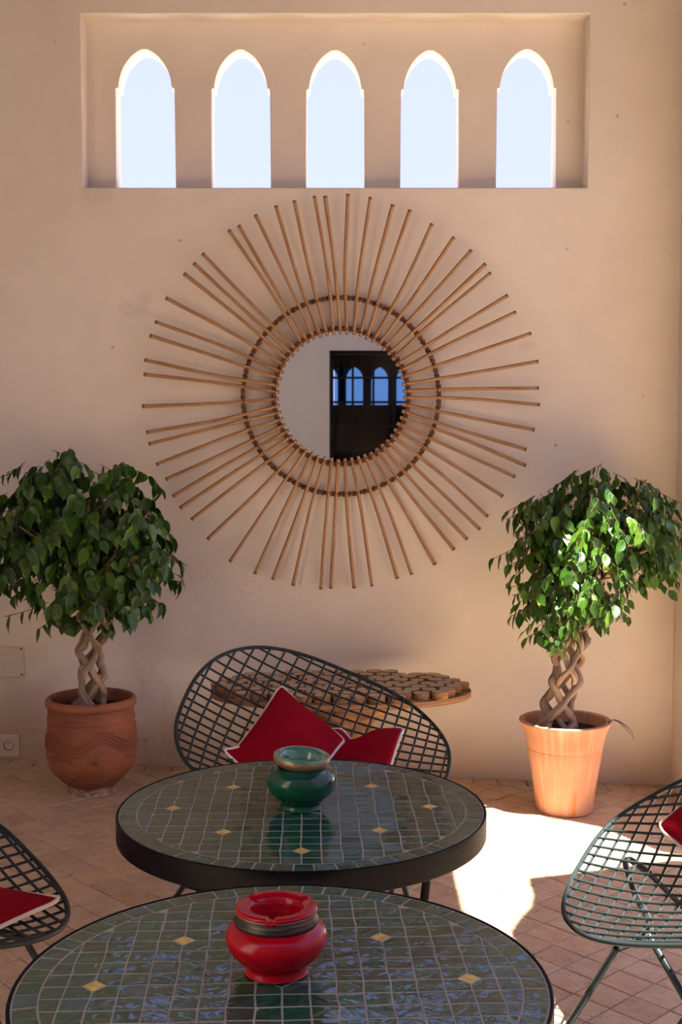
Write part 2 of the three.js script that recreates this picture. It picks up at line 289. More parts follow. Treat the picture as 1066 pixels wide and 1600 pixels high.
function mosaicTable(x, z, turn, label, sd, waves) {
  seed(sd); const glazes = glazeSet(waves, 0.95), greenDiamond = glazes[3];
  const t = group('mosaic_table', x, floorY(x), z, turn), top = 0.74 - floorY(x);
  tag(t, label, 'table', 'round green mosaic tables');
  const R = 0.4, RI = 0.356, P = 0.04, GAP = 0.0029;
  mesh('rim', new THREE.LatheGeometry([[R - 0.006, top - 0.05], [R - 0.001, top - 0.05], [R, top - 0.048], [R, top - 0.001], [R - 0.0012, top + 0.001], [R - 0.0045, top + 0.001], [R - 0.006, top - 0.001], [R - 0.006, top - 0.05]].map((p) => new THREE.Vector2(...p)), 128), M.iron, t);
  const bed = new THREE.CylinderGeometry(R - 0.006, R - 0.006, 0.024, 96); bed.translate(0, top - 0.0125, 0); mesh('grout_bed', bed, tableGrout, t);
  const y0 = top - 0.008, y1 = top;
  const dia = []; for (const [a, b] of [[0, 7], [7, 0], [0, -7], [-7, 0], [4, 4], [4, -4], [-4, 4], [-4, -4], [0, 0]]) dia.push([a, b]);
  const isDia = (a, b) => dia.some((d) => d[0] === a && d[1] === b), D = 0.0175;
  const vt = {}, jit = () => rr(-0.0016, 0.0016), vx = (a, b) => vt[a + ',' + b] ??= [a * P + jit(), b * P + jit()];
  const tilt = () => rr(-0.018, 0.018);
  for (let a = -9; a < 9; a++) for (let b = -9; b < 9; b++) {
    const q = [vx(a, b), vx(a + 1, b), vx(a + 1, b + 1), vx(a, b + 1)], cx = (q[0][0] + q[2][0]) / 2, cz = (q[0][1] + q[2][1]) / 2, h = 0.0014, hz = 0.0020;
    let poly = q.map(([px, pz]) => [px + (px < cx ? h : -h), pz + (pz < cz ? hz : -hz)]);
    for (let i = 0; i < 72; i++) { const an = i / 72 * 2 * Math.PI, r = RI - 0.002; if (Math.abs(Math.atan2(Math.sin(an - Math.atan2(cz, cx)), Math.cos(an - Math.atan2(cz, cx)))) < 0.6) poly = clipHalf(poly, Math.cos(an), Math.sin(an), r); }
    for (const [da, db] of [[0, 0], [1, 0], [1, 1], [0, 1]]) if (isDia(a + da, b + db)) {
      const [dx, dz] = vx(a + da, b + db), sx = Math.sign(cx - dx), sz = Math.sign(cz - dz);
      poly = clipHalf(poly, -sx, -sz, -(sx * dx + sz * dz + D + 0.0025));
    }
    if (poly.length < 3 || Math.abs(area(poly)) < 1.2e-4) continue;
    mesh('tile', tileGeo(poly, y0, y1 + rr(-0.0001, 0.0003), 0.0006, tilt(), tilt(), 12, rnd(), rnd()), glazes[Math.floor(rnd() * glazes.length)], t);
  }
  for (const [a, b] of dia) { const [dx, dz] = vx(a, b); mesh('diamond_tile', tileGeo([[dx + D, dz], [dx, dz + D], [dx - D, dz], [dx, dz - D]], y0, y1 + 0.0002, 0.0008, 0, 0, 12, rnd(), rnd()), a || b ? yellow : greenDiamond, t); }
  let an = 0; const end = 2 * Math.PI;
  while (an < end - 0.03) {
    let w = rr(0.094, 0.122); if (an + w > end - 0.06) w = end - an;
    const g = GAP / 2 / 0.375, a0 = an + g, a1 = an + w - g, r0 = RI + 0.0015, r1 = R - 0.0085, am = (a0 + a1) / 2, poly = [];
    for (const a of [a0, am, a1]) poly.push([r1 * Math.cos(a), r1 * Math.sin(a)]);
    for (const a of [a1, am, a0]) poly.push([r0 * Math.cos(a), r0 * Math.sin(a)]);
    mesh('border_tile', tileGeo(poly, y0, y1 + rr(-0.0001, 0.0003), 0.0006, tilt(), tilt(), 12, rnd(), rnd()), glazes[Math.floor(rnd() * glazes.length)], t);
    an += w;
  }
  for (let i = 0; i < 4; i++) {                                  // forged legs with a scroll under the rim
    const a = Math.PI / 4 + i * Math.PI / 2 - 0.12, c = Math.cos(a), s = Math.sin(a), at = (r, y) => V(r * c, y, r * s);
    const leg = mesh('leg', tube([at(0.33, top - 0.03), at(0.30, top - 0.2), at(0.20, top * 0.55), at(0.19, top * 0.35), at(0.27, top * 0.1), at(0.32, 0.012)], 0.009, 32, 8), M.iron, t);
    const tx = -s, tz = c, bt = (u, y) => V(0.345 * c + tx * u, y, 0.345 * s + tz * u);
    mesh('scroll', tube([bt(-0.055, top - 0.045), bt(-0.04, top - 0.066), bt(0, top - 0.074), bt(0.04, top - 0.066), bt(0.055, top - 0.045)], 0.006, 20, 8), M.iron, leg);
  }
  const hoop = new THREE.TorusGeometry(0.2, 0.006, 8, 48); hoop.rotateX(Math.PI / 2); hoop.translate(0, top * 0.45, 0); mesh('hoop', hoop, M.iron, t);
  return t;
}
mosaicTable(-0.085, -2.677, 0.025, 'round green mosaic table carrying the green jar, nearer the wall', 101, 0.0006);
mosaicTable(-0.087, -1.815, 0.044, 'round green mosaic table carrying the red jar, cut off by the bottom of the photo', 202, 0.0021);

// ------------------------------------------------------------------ ceramic lidded jars on the tables
{
  const top = 0.7405;
  const red = phys({ color: lin(0.38, 0.001, 0.009), roughness: 0.2, specularIntensity: 0.55, bumpMap: scaled(glazeBump, 1), bumpScale: 0.0008 });
  const band = phys({ map: tex(128, 64, (u, v) => mix(srgb(92, 82, 70), srgb(52, 46, 42), clamp(0.5 + 2 * tileNoise(u, v, 8, 3)))), metalness: 0.75, roughness: 0.42 });
  const bronze = std({ color: lin(0.30, 0.19, 0.10), metalness: 0.6, roughness: 0.45 });
  const jar = tag(group('red_jar', -0.098, top, -1.852), 'glossy red ceramic ashtray jar with dark metal collar', 'jar');
  mesh('body', revolve(smoothProfile([[0.001, 0.001], [0.045, 0.001], [0.047, 0.004], [0.046, 0.011], [0.050, 0.017], [0.066, 0.030], [0.0775, 0.051], [0.074, 0.068], [0.062, 0.079], [0.058, 0.081]], 60), 72), red, jar);
  mesh('collar', revolve([[0.056, 0.076], [0.0635, 0.0775], [0.0645, 0.083], [0.061, 0.087], [0.0605, 0.094], [0.058, 0.095]], 72), band, jar);
  const notch = (a) => { let m = 0; for (const k of [-1.66, 0.52, 2.5]) { const d = Math.atan2(Math.sin(a - k), Math.cos(a - k)); m = Math.max(m, sstep(0.13, 0.06, Math.abs(d))); } return m; };
  const lid = mesh('lid', revolve(smoothProfile([[0.056, 0.094], [0.0615, 0.097], [0.0625, 0.101], [0.059, 0.104], [0.050, 0.104], [0.041, 0.101], [0.037, 0.094], [0.033, 0.080], [0.026, 0.066], [0.001, 0.060]], 70), 144, (a, r, y) => [r, y - (r > 0.036 && y > 0.098 ? 0.0042 * notch(a) : 0)]), red, jar);
  const lip = new THREE.TorusGeometry(0.0605, 0.0018, 8, 72); lip.rotateX(Math.PI / 2); lip.translate(0, 0.0965, 0); mesh('bronze_lip', lip, bronze, lid);

  const gmap = tex(256, 128, (u, v) => { const n = tileNoise(u, v, 3, 6.1, 4), m = tileNoise(u, v, 9, 2.4, 3); let c = mix(srgb(24, 84, 54), srgb(10, 54, 42), clamp(0.5 + 1.6 * n)); return mix(c, srgb(18, 92, 88), clamp(m * 1.5)); });
  const green = phys({ map: gmap, roughness: 0.14, specularIntensity: 0.8, bumpMap: scaled(glazeBump, 1), bumpScale: 0.0012 });
  const paleGreen = phys({ map: tex(128, 128, (u, v) => mix(srgb(112, 158, 128), srgb(58, 118, 92), clamp(0.5 + 2 * tileNoise(u, v, 5, 3.4)))), roughness: 0.18, clearcoat: 0.6, clearcoatRoughness: 0.1 });
  const j2 = tag(group('green_jar', -0.087, top, -2.678), 'glossy green ceramic ashtray jar with a tilted lid', 'jar');
  mesh('body', revolve(smoothProfile([[0.001, 0.001], [0.044, 0.001], [0.046, 0.004], [0.045, 0.012], [0.052, 0.020], [0.068, 0.036], [0.0755, 0.058], [0.072, 0.076], [0.060, 0.089], [0.050, 0.092]], 60), 72), green, j2);
  const l2 = mesh('lid', revolve(smoothProfile([[0.061, 0.0125], [0.0605, 0.0155], [0.056, 0.017], [0.048, 0.015], [0.042, 0.010], [0.037, -0.002], [0.030, -0.016], [0.001, -0.022]], 60), 72, (a, r, y) => [r * (1 + 0.012 * Math.sin(2 * a)), y]), paleGreen, j2);
  l2.position.set(0.001, 0.1005, 0); l2.rotation.set(0.05, 0, -0.085);
  mesh('bronze_lip', revolve(smoothProfile([[0.050, -0.008], [0.056, -0.004], [0.0605, 0.002], [0.0618, 0.008], [0.0612, 0.0128]], 24), 72, (a, r, y) => { let k = 0; for (const q of [-1.1, -2.0, 0.4, 1.9]) k = Math.max(k, sstep(0.05, 0.02, Math.abs(Math.atan2(Math.sin(a - q), Math.cos(a - q))))); return [r * (1 + 0.012 * Math.sin(2 * a)) - 0.0015 * k, y]; }), bronze, l2);
}

// ------------------------------------------------------------------ wire lounge chairs
const bez = (p, t) => { const u = 1 - t, w = [u * u * u, 3 * u * u * t, 3 * u * t * t, t * t * t]; return [0, 1].map((k) => p.reduce((s, q, i) => s + w[i] * q[k], 0)); };
const CH = { A: 0.651, k0: 0.196, k1: -0.035, k2: -0.167, ks: 0.147, A1: 0.177, n: 2.908, p: [[0.482, 0.400], [0.182, 0.371], [-0.286, 0.527], [-0.574, 0.924]] };
function shell(s, t, lift = 0) {                               // the wire shell: profile curve front to back, wings rising with the square of the width
  const v = (s + t) / 2, w = (s - t) / 2, u = (v + 1) / 2, e = 1e-3, c = bez(CH.p, u), a = bez(CH.p, u + e), b = bez(CH.p, u - e);
  let tz = a[0] - b[0], ty = a[1] - b[1]; const l = Math.hypot(tz, ty); tz /= l; ty /= l;
  const off = (CH.k0 + CH.k1 * v) * w * w + CH.k2 * w ** 4 + lift, nz = ty, ny = -tz;
  return V(CH.A * w * (1 - CH.ks * w * w) * (1 + CH.A1 * v), c[1] + ny * off, c[0] + nz * off);
}
function makeChair() {
  const t = group('wire_chair');
  const rimPts = []; for (let i = 0; i < 120; i++) { const a = i / 120 * 2 * Math.PI, c = Math.cos(a), s = Math.sin(a); rimPts.push(shell(Math.sign(c) * Math.abs(c) ** (2 / CH.n), Math.sign(s) * Math.abs(s) ** (2 / CH.n))); }
  mesh('rim', tube(rimPts, 0.0066, 240, 8, true), M.wire, t);
  const N = 20;
  for (let f = 0; f < 2; f++) for (let i = 0; i < N; i++) {
    const k = -0.945 + 1.89 * i / (N - 1), m = (1 - Math.abs(k) ** CH.n) ** (1 / CH.n), pts = [];
    for (let q = 0; q <= 22; q++) { const u = -m + 2 * m * q / 22; pts.push(f ? shell(u, k, 0.0032) : shell(k, u, -0.0032)); }
    mesh('wire', tube(pts, 0.0037, 40, 6), M.wire, t);
  }
  const rod = (name, pts, r = 0.0085) => mesh(name, tube(pts.map((p) => V(...p)), r, 20, 8), M.wire, t);   // bent steel base
  rod('cross_bar', [[-0.40, 0.36, 0.0], [-0.425, 0.395, 0.05], [-0.39, 0.40, 0.075], [-0.2, 0.385, 0.13], [0.02, 0.37, 0.19], [0.033, 0.345, 0.278]], 0.0095);
  rod('front_leg', [[0.033, 0.345, 0.278], [0.02, 0.175, 0.38], [0.006, 0.008, 0.485]]);
  rod('strut', [[0.02, 0.37, 0.19], [0.09, 0.305, 0.165], [0.158, 0.24, 0.14]], 0.0095);
  rod('side_leg', [[0.22, 0.40, 0.073], [0.158, 0.24, 0.14], [0.06, 0.008, 0.24]]);
  rod('rear_leg', [[-0.40, 0.36, 0.0], [-0.39, 0.18, -0.18], [-0.38, 0.008, -0.36]]);
  rod('rear_leg', [[0.22, 0.40, 0.073], [0.27, 0.30, -0.12], [0.32, 0.008, -0.36]]);
  return t;
}
const chair = makeChair();
const chairs = [[-0.043, -3.887, 0.631, 'black wire lounge chair facing the tables, in front of the wall'], [0.933, -3.031, -1.394, 'black wire lounge chair beside the patch of sun, near the plain tapered pot'], [-1.011, -2.782, 1.603, 'black wire lounge chair at the left edge, below the pot with wave relief']];
chairs.forEach(([x, z, a, label], i) => {
  const c = i ? chair.clone() : chair; if (i) { c.name = numbered('wire_chair'); scene.add(c); }
  c.position.set(x, floorY(x), z); c.rotation.y = a; tag(c, label, 'chair', 'wire lounge chairs round the tables');
});

// ------------------------------------------------------------------ cushions
{
  const weave = tex(256, 256, (u, v) => 0.5 + 0.22 * Math.sin(u * 2 * Math.PI * 64) * Math.sin(v * 2 * Math.PI * 64) + 0.3 * tileNoise(u, v, 5, 7.7, 3), false);
  const cloth = phys({ color: lin(0.27, 0.001, 0.010), roughness: 0.95, specularIntensity: 0.2, bumpMap: scaled(weave, 3), bumpScale: 0.0015 });
  const pipe = std({ color: lin(0.72, 0.62, 0.54), roughness: 0.9 });
  // corners a b c d in order round the cushion; thick = half thickness; sag(u, v) pushes a point along the normal or down
  function cushion(label, a, b, c, d, thick, warp, grp = 'red cushions with pale piping') {
    const t = group('cushion'); tag(t, label, 'cushion', grp);
    const ctr = a.clone().add(b).add(c).add(d).multiplyScalar(0.25); t.position.copy(ctr);
    const nrm = c.clone().sub(a).cross(d.clone().sub(b)).normalize(); if (nrm.y < 0) nrm.negate();
    const at = (u, v) => { const p = a.clone().multiplyScalar((1 - u) * (1 - v)).addScaledVector(b, u * (1 - v)).addScaledVector(c, u * v).addScaledVector(d, (1 - u) * v); const e = 0.035 * (1 - Math.pow(Math.abs(2 * u - 1), 2)) * (1 - 0), f = 0.035 * (1 - Math.pow(Math.abs(2 * v - 1), 2));
      // edges draw in slightly between the corners
      p.lerp(ctr, (Math.pow(Math.abs(2 * v - 1), 6) * e + Math.pow(Math.abs(2 * u - 1), 6) * f) * 1.2); if (warp) p.add(warp(u, v)); return p.sub(ctr); };
    const N = 40, pos = [], uv = [], idx = [];
    for (const s of [1, -1]) for (let i = 0; i <= N; i++) for (let j = 0; j <= N; j++) {
      const u = i / N, v = j / N, p = at(u, v), h = Math.pow(Math.sin(Math.PI * u) * Math.sin(Math.PI * v), 0.45) * thick;
      const w = 1 + 0.10 * fbm(u * 3 + a.x * 9, v * 3, 3.3 + s, 3) + 0.06 * Math.sin(9 * (u + v) + a.z * 7) * Math.sin(Math.PI * u);
      p.addScaledVector(nrm, s * h * w); pos.push(p.x, p.y, p.z); uv.push(u, v);
    }
    for (let q = 0; q < 2; q++) { const o = q * (N + 1) * (N + 1); for (let i = 0; i < N; i++) for (let j = 0; j < N; j++) { const k = o + i * (N + 1) + j, l = k + N + 1; if (q) idx.push(k, k + 1, l, k + 1, l + 1, l); else idx.push(k, l, k + 1, k + 1, l, l + 1); } }
    const g = new THREE.BufferGeometry(); g.setAttribute('position', new THREE.Float32BufferAttribute(pos, 3)); g.setAttribute('uv', new THREE.Float32BufferAttribute(uv, 2)); g.setIndex(idx); g.computeVertexNormals();
    mesh('cover', g, cloth, t);
    const rim = []; for (let k = 0; k < 4; k++) for (let q = 0; q < 12; q++) { const f = q / 12, m = clamp(f, 0.03, 1); rim.push(k === 0 ? at(m, 0) : k === 1 ? at(1, m) : k === 2 ? at(1 - m, 1) : at(0, 1 - m)); }
    mesh('piping', tube(rim, 0.0052, 160, 7, true), pipe, t).userData.label = 'pale cream piping';
    return t;
  }
  const bump2 = (u, v, cu, cv, r) => Math.exp(-((u - cu) ** 2 + (v - cv) ** 2) / (r * r));
  cushion('red cushion standing on its corner against the back of the far chair',
    V(-0.200, 0.715, -4.10), V(0.012, 0.56, -3.985), V(-0.09, 0.50, -3.66), V(-0.355, 0.545, -3.77), 0.055,
    (u, v) => V(0, -0.02 * bump2(u, v, 0.5, 0.5, 0.4), 0.03 * bump2(u, v, 0.35, 0.35, 0.3) - 0.03 * bump2(u, v, 0.75, 0.35, 0.15)));
  cushion('red cushion lying folded in the seat of the far chair under the standing one',
    V(-0.005, 0.58, -4.09), V(0.205, 0.588, -4.03), V(0.12, 0.47, -3.62), V(-0.37, 0.60, -3.77), 0.04,
    (u, v) => V(0, -0.045 * bump2(u, v, 0.28, 0, 0.2) - 0.10 * bump2(u, v, 0.5, 0.5, 0.33) - 0.09 * bump2(u, v, 0.35, 1, 0.28), 0.02 * bump2(u, v, 0.22, 0, 0.2)));
  cushion('red cushion leaning in the chair at the right edge beside the patch of sun',
    V(0.825, 0.525, -3.21), V(1.19, 0.80, -3.26), V(1.29, 0.77, -2.88), V(0.90, 0.475, -2.80), 0.05);
  cushion('red cushion lying flat in the chair at the left edge',
    V(-0.645, 0.472, -2.845), V(-1.06, 0.50, -2.94), V(-1.26, 0.55, -2.54), V(-0.84, 0.478, -2.47), 0.03);
}

// ------------------------------------------------------------------ sunburst mirror
{
  const C = [533, 620], S = 5.6 / 1955 * 1.0005;                  // tips measured round the mirror, in pixels about its centre
  const tips = [492.6, 316.5, 509, 317.4, 462, 323.4, 434, 331, 403, 345, 377.3, 360.6, 362.3, 367.5, 322, 403, 308.6, 417.7, 293.8, 433.6, 265, 470, 248.5, 506, 240, 527, 231.4, 564, 230, 586,
    543.8, 314, 577.6, 319, 611.6, 330, 638, 337.5, 671.4, 358.5, 704.8, 378.6, 731.8, 397.8, 753.7, 418.6, 761.8, 431.9, 787.5, 466.3, 800.5, 491.3, 824.3, 523.5, 835.5, 566.3, 837.6, 607,
    839, 632.5, 831.5, 671, 818.8, 701.2, 818.8, 726.3, 802.4, 743.7, 783.8, 774, 760.9, 805.3, 748.5, 825, 729, 840.9, 708.9, 857, 679.5, 880.5, 643.2, 895.7, 621, 902.5, 581.3, 914.6, 553.7, 917.7,
    517, 918, 501.6, 919, 458.4, 913, 426.8, 904, 398.6, 895, 360, 876, 325.7, 840.8, 301, 810, 283.6, 792, 272, 774, 261.7, 748, 247.3, 724.6, 235.6, 693, 232.3, 675, 226.6, 635];
  const rods = []; for (let i = 0; i < tips.length; i += 2) { const dx = (tips[i] - C[0]) * S, dy = -(tips[i + 1] - C[1]) * S; rods.push([Math.hypot(dx, dy), Math.atan2(dy, dx)]); }
  rods.sort((p, q) => p[1] - q[1]);
  const n = rods.length, step = 2 * Math.PI / n; let off = 0; rods.forEach((r, i) => { off += r[1] - i * step; }); off /= n;
  const t = group('sunburst_mirror', 0, 1.703, wallZ + 0.03); t.rotation.x = 1.1 * Math.PI / 180;
  tag(t, 'round wall mirror in a rattan sunburst frame of long thin rods', 'mirror');
  const cane = (h) => tex(64, 256, (u, v) => { const k = tileNoise(u, v, 5, h, 3), s = noise3.noise(u * 14, v * 3, h); let c = mix(srgb(200, 160, 114), srgb(166, 122, 80), clamp(0.5 + k * 1.3 + s * 0.35)); const tip = sstep(0.975, 0.995, v), streak = clamp(noise3.noise(u * 6, v * 9, h + 4) - 0.15) * 0.5; return mix(c, srgb(92, 58, 34), Math.max(tip * 0.7, streak)); }, true);
  const caneMats = [1, 2, 3, 4].map((h) => std({ map: cane(h), roughness: 0.5 }));
  const wrap = std({ map: tex(128, 64, (u, v) => mix(srgb(150, 96, 56), srgb(96, 56, 32), clamp(0.5 + 1.6 * tileNoise(u, v, 9, 2.2, 3)))), roughness: 0.6 });
  const glass = new THREE.CylinderGeometry(0.296, 0.296, 0.006, 96); glass.rotateX(Math.PI / 2); glass.translate(0, 0, -0.002); mesh('mirror_glass', glass, M.mirror, t);
  const backing = new THREE.CylinderGeometry(0.305, 0.305, 0.008, 64); backing.rotateX(Math.PI / 2); backing.translate(0, 0, -0.011); mesh('backing', backing, wrap, t);
  const twist = (R, r, k, z, rad) => [0, Math.PI].map((ph) => { const p = []; for (let i = 0; i < n * 8; i++) { const a = i / (n * 8) * 2 * Math.PI, q = a * k + ph, R2 = R + r * Math.cos(q); p.push(V(R2 * Math.cos(a), R2 * Math.sin(a), z + r * Math.sin(q))); } return tube(p, rad, n * 12, 5, true); });
  mesh('inner_ring', mergeGeometries(twist(0.2985, 0.0065, n, 0.013, 0.0062)), wrap, t);
  mesh('outer_ring', mergeGeometries(twist(0.4335, 0.0065, n, 0.010, 0.0060)), wrap, t);
  seed(77);
  rods.forEach(([r, a], i) => {
    const b = off + i * step, r0 = rr(0.274, 0.280), z0 = 0.027, z1 = rr(0.026, 0.042), bend = rr(-0.012, 0.012);
    const p0 = V(r0 * Math.cos(b), r0 * Math.sin(b), z0), p2 = V(r * Math.cos(a), r * Math.sin(a), z1), pm = p0.clone().lerp(p2, 0.45); pm.x += -Math.sin(a) * bend; pm.y += Math.cos(a) * bend;
    const rod = taper([p0, pm, p2], [0.0080, 0.0076, 0.0075, 0.0083].map((k) => k * rr(0.92, 1.1)), 12, 8);
    const uv = rod.attributes.uv; for (let q = 0; q < uv.count; q++) uv.setXY(q, uv.getY(q), uv.getX(q));
    const cap = new THREE.CircleGeometry(0.0082, 8); const dir = p2.clone().sub(pm).normalize(); cap.applyQuaternion(new THREE.Quaternion().setFromUnitVectors(V(0, 0, 1), dir)); cap.translate(p2.x, p2.y, p2.z);
    const cap0 = new THREE.CircleGeometry(0.0079, 8); const d0 = p0.clone().sub(pm).normalize(); cap0.applyQuaternion(new THREE.Quaternion().setFromUnitVectors(V(0, 0, 1), d0)); cap0.translate(p0.x, p0.y, p0.z);
    mesh('rod', mergeGeometries([rod, cap, cap0]), caneMats[Math.floor(rnd() * 4)], t);
    for (const R of [0.2985, 0.4335]) {                            // lashing where a rod crosses a ring
      const f = (R - r0) / (r - r0), c = p0.clone().lerp(p2, f); const g = new THREE.TorusGeometry(0.0115, 0.0030, 6, 14); g.scale(1, 1.35, 1);
      g.applyQuaternion(new THREE.Quaternion().setFromEuler(new THREE.Euler(Math.PI / 2 + 0.35, 0, 0))); g.rotateZ(a - Math.PI / 2 + (i % 2 ? 0.5 : -0.4)); g.translate(c.x, c.y, 0.020); mesh('lashing', g, wrap, t);
    }
  });
}

// ------------------------------------------------------------------ log-slice table behind the far chair
{
  seed(55);
  const X = 0.0, Z = -5.235, y0 = floorY(X), TOP = 0.49 - y0;
  const t = tag(group('log_slice_table', X, y0, Z), 'low oval table of log slices on a driftwood stump against the wall', 'table');
  const bark = std({ map: tex(128, 128, (u, v) => mix(srgb(186, 144, 100), srgb(116, 80, 54), clamp(0.5 + 1.5 * tileNoise(u, v, 8, 3.1, 4)))), bumpMap: scaled(plasterBump, 3), bumpScale: 0.004, roughness: 0.85 });
  const faces = [0, 1, 2, 3].map((h) => std({ map: tex(128, 128, (u, v) => {
    const x = u - 0.5, y = v - 0.5, a = Math.atan2(y, x), r = Math.hypot(x, y) + 0.02 * fbm(x * 6, y * 6, h, 3);
    let c = mix(srgb(214, 192, 160), srgb(184, 160, 128), 0.5 + 0.5 * Math.sin(r * 95)); c = mix(c, srgb(206, 186, 154), clamp(fbm(u * 5, v * 5, h + 9) + 0.2));
    const crack = Math.min(...[0.4, 2.1, 3.9, 5.2].map((q) => Math.abs(Math.atan2(Math.sin(a - q - h), Math.cos(a - q - h))) * r)) < 0.010 * (1 - 1.6 * Math.abs(r - 0.22)) ? 0.7 : 0;
    c = mix(c, srgb(50, 34, 24), h > 1 ? crack : crack * 0.4); return mix(c, srgb(84, 58, 38), sstep(0.45, 0.49, r));
  }, true, false), roughness: 0.8, bumpMap: scaled(plasterBump, 2), bumpScale: 0.002 }));
  const RX = 0.56, RZ = 0.315, board = new THREE.CylinderGeometry(1, 1, 0.024, 72); board.scale(RX - 0.01, 1, RZ - 0.008); board.translate(0, TOP - 0.0425, 0); mesh('board', board, bark, t);
  const P = 0.073, spots = [];
  for (let b = -6; b <= 6; b++) for (let a = -9; a <= 9; a++) { const x = (a + (b & 1) * 0.5) * P + rr(-0.004, 0.004), z = b * P * 0.866 + rr(-0.003, 0.003); if ((x / (RX - 0.031)) ** 2 + (z / (RZ - 0.031)) ** 2 <= 1.02) spots.push([x, z]); }
  const shapes = [0, 1, 2, 3].map(() => { const g = new THREE.CylinderGeometry(1, 1, 0.030, 20, 1); const p = g.attributes.position, ph = rr(0, 6); for (let i = 0; i < p.count; i++) { const a = Math.atan2(p.getZ(i), p.getX(i)), f = 1 + 0.05 * Math.sin(2 * a + ph) + 0.03 * Math.sin(3 * a + 2 * ph); p.setX(i, p.getX(i) * f); p.setZ(i, p.getZ(i) * f); } return g; });
  for (const [x, z] of spots) { const k = Math.floor(rnd() * 4), m = mesh('log_slice', shapes[k], [bark, faces[x < -0.05 ? (rnd() < 0.7 ? 2 + (k & 1) : k) : (rnd() < 0.8 ? k & 1 : k)], bark], t), r = rr(0.0325, 0.0365); m.position.set(x, TOP - 0.015 + rr(-0.003, 0.002), z); m.scale.set(r, 1, r); m.rotation.y = rr(0, 6.28); }
  const stump = taper([V(0.03, 0.0, 0.05), V(0.05, 0.10, 0.04), V(0.035, 0.22, 0.02), V(0.03, 0.34, 0.0), V(0.03, TOP - 0.054, 0.0)], [0.115, 0.075, 0.085, 0.11, 0.19], 24, 18, 0.35);
  mesh('stump', stump, bark, t);
  for (const [a, h] of [[0.5, 0.2], [2.2, 0.15], [3.6, 0.18], [5.1, 0.12]]) mesh('root', taper([V(0.03, h, 0.03), V(0.03 + 0.12 * Math.cos(a), 0.07, 0.03 + 0.1 * Math.sin(a)), V(0.03 + 0.21 * Math.cos(a), 0.018, 0.03 + 0.17 * Math.sin(a))], [0.05, 0.035, 0.014], 14, 10, 0.3), bark, t);
}

// ------------------------------------------------------------------ potted weeping figs
const leafGeos = [0, 1, 2].map((k) => {
  const L = [0, 0.12, 0.32, 0.55, 0.78, 0.92, 1.0], Wd = [0.02, 0.20, 0.29, 0.27, 0.14, 0.045, 0.004], pos = [], idx = [], uv = [];
  const fold = [0.16, 0.28, 0.08][k], curl = [0.32, 0.5, 0.18][k];
  L.forEach((l, i) => { for (const s of [-1, 0, 1]) { const w = Wd[i] * s; pos.push(w, -l, Math.abs(s) * Wd[i] * fold * 2 - curl * l * l * 0.5 + 0.02 * Math.sin(i * 2 + s)); uv.push(0.5 + w, l); } });
  for (let i = 0; i < L.length - 1; i++) for (let s = 0; s < 2; s++) { const a = i * 3 + s; idx.push(a, a + 3, a + 1, a + 1, a + 3, a + 4); }
  const g = new THREE.BufferGeometry(); g.setAttribute('position', new THREE.Float32BufferAttribute(pos, 3)); g.setAttribute('uv', new THREE.Float32BufferAttribute(uv, 2)); g.setIndex(idx); g.computeVertexNormals(); return g;
});
const leafMap = tex(64, 128, (u, v) => { const x = Math.abs(u - 0.5), vein = Math.max(sstep(0.02, 0.0, x), 0.35 * sstep(0.06, 0.0, Math.abs(((v + x * 0.9) * 9) % 1 - 0.5))); return mix([0.80, 0.84, 0.78], [1, 1, 0.92], vein * 0.6 + 0.2 * tileNoise(u, v, 5, 2.2)); });
const leafMats = [[0.070, 0.180, 0.012], [0.105, 0.235, 0.016], [0.046, 0.125, 0.010], [0.150, 0.290, 0.020], [0.056, 0.150, 0.010]].map((c) => phys({ map: leafMap, color: lin(...c), roughness: 0.36, transmission: 0.25, thickness: 0, side: THREE.DoubleSide }));
leafMats.push(phys({ map: leafMap, color: lin(0.42, 0.34, 0.03), roughness: 0.45, transmission: 0.2, thickness: 0, side: THREE.DoubleSide }));
const stemMat = std({ map: tex(64, 256, (u, v) => mix(srgb(198, 174, 150), srgb(140, 116, 94), clamp(0.5 + 1.4 * tileNoise(u, v, 6, 5.1, 4) + 0.25 * Math.sin(v * 190)))), bumpMap: scaled(plasterBump, 2, 6), bumpScale: 0.003, roughness: 0.85 });
const twigMat = std({ color: lin(0.075, 0.055, 0.03), roughness: 0.85 });
const soilMat = std({ map: tex(128, 128, (u, v) => mix(srgb(58, 42, 32), srgb(28, 20, 16), clamp(0.5 + 2 * tileNoise(u, v, 14, 3.3, 4)))), bumpMap: scaled(plasterBump, 4), bumpScale: 0.02, roughness: 1 });

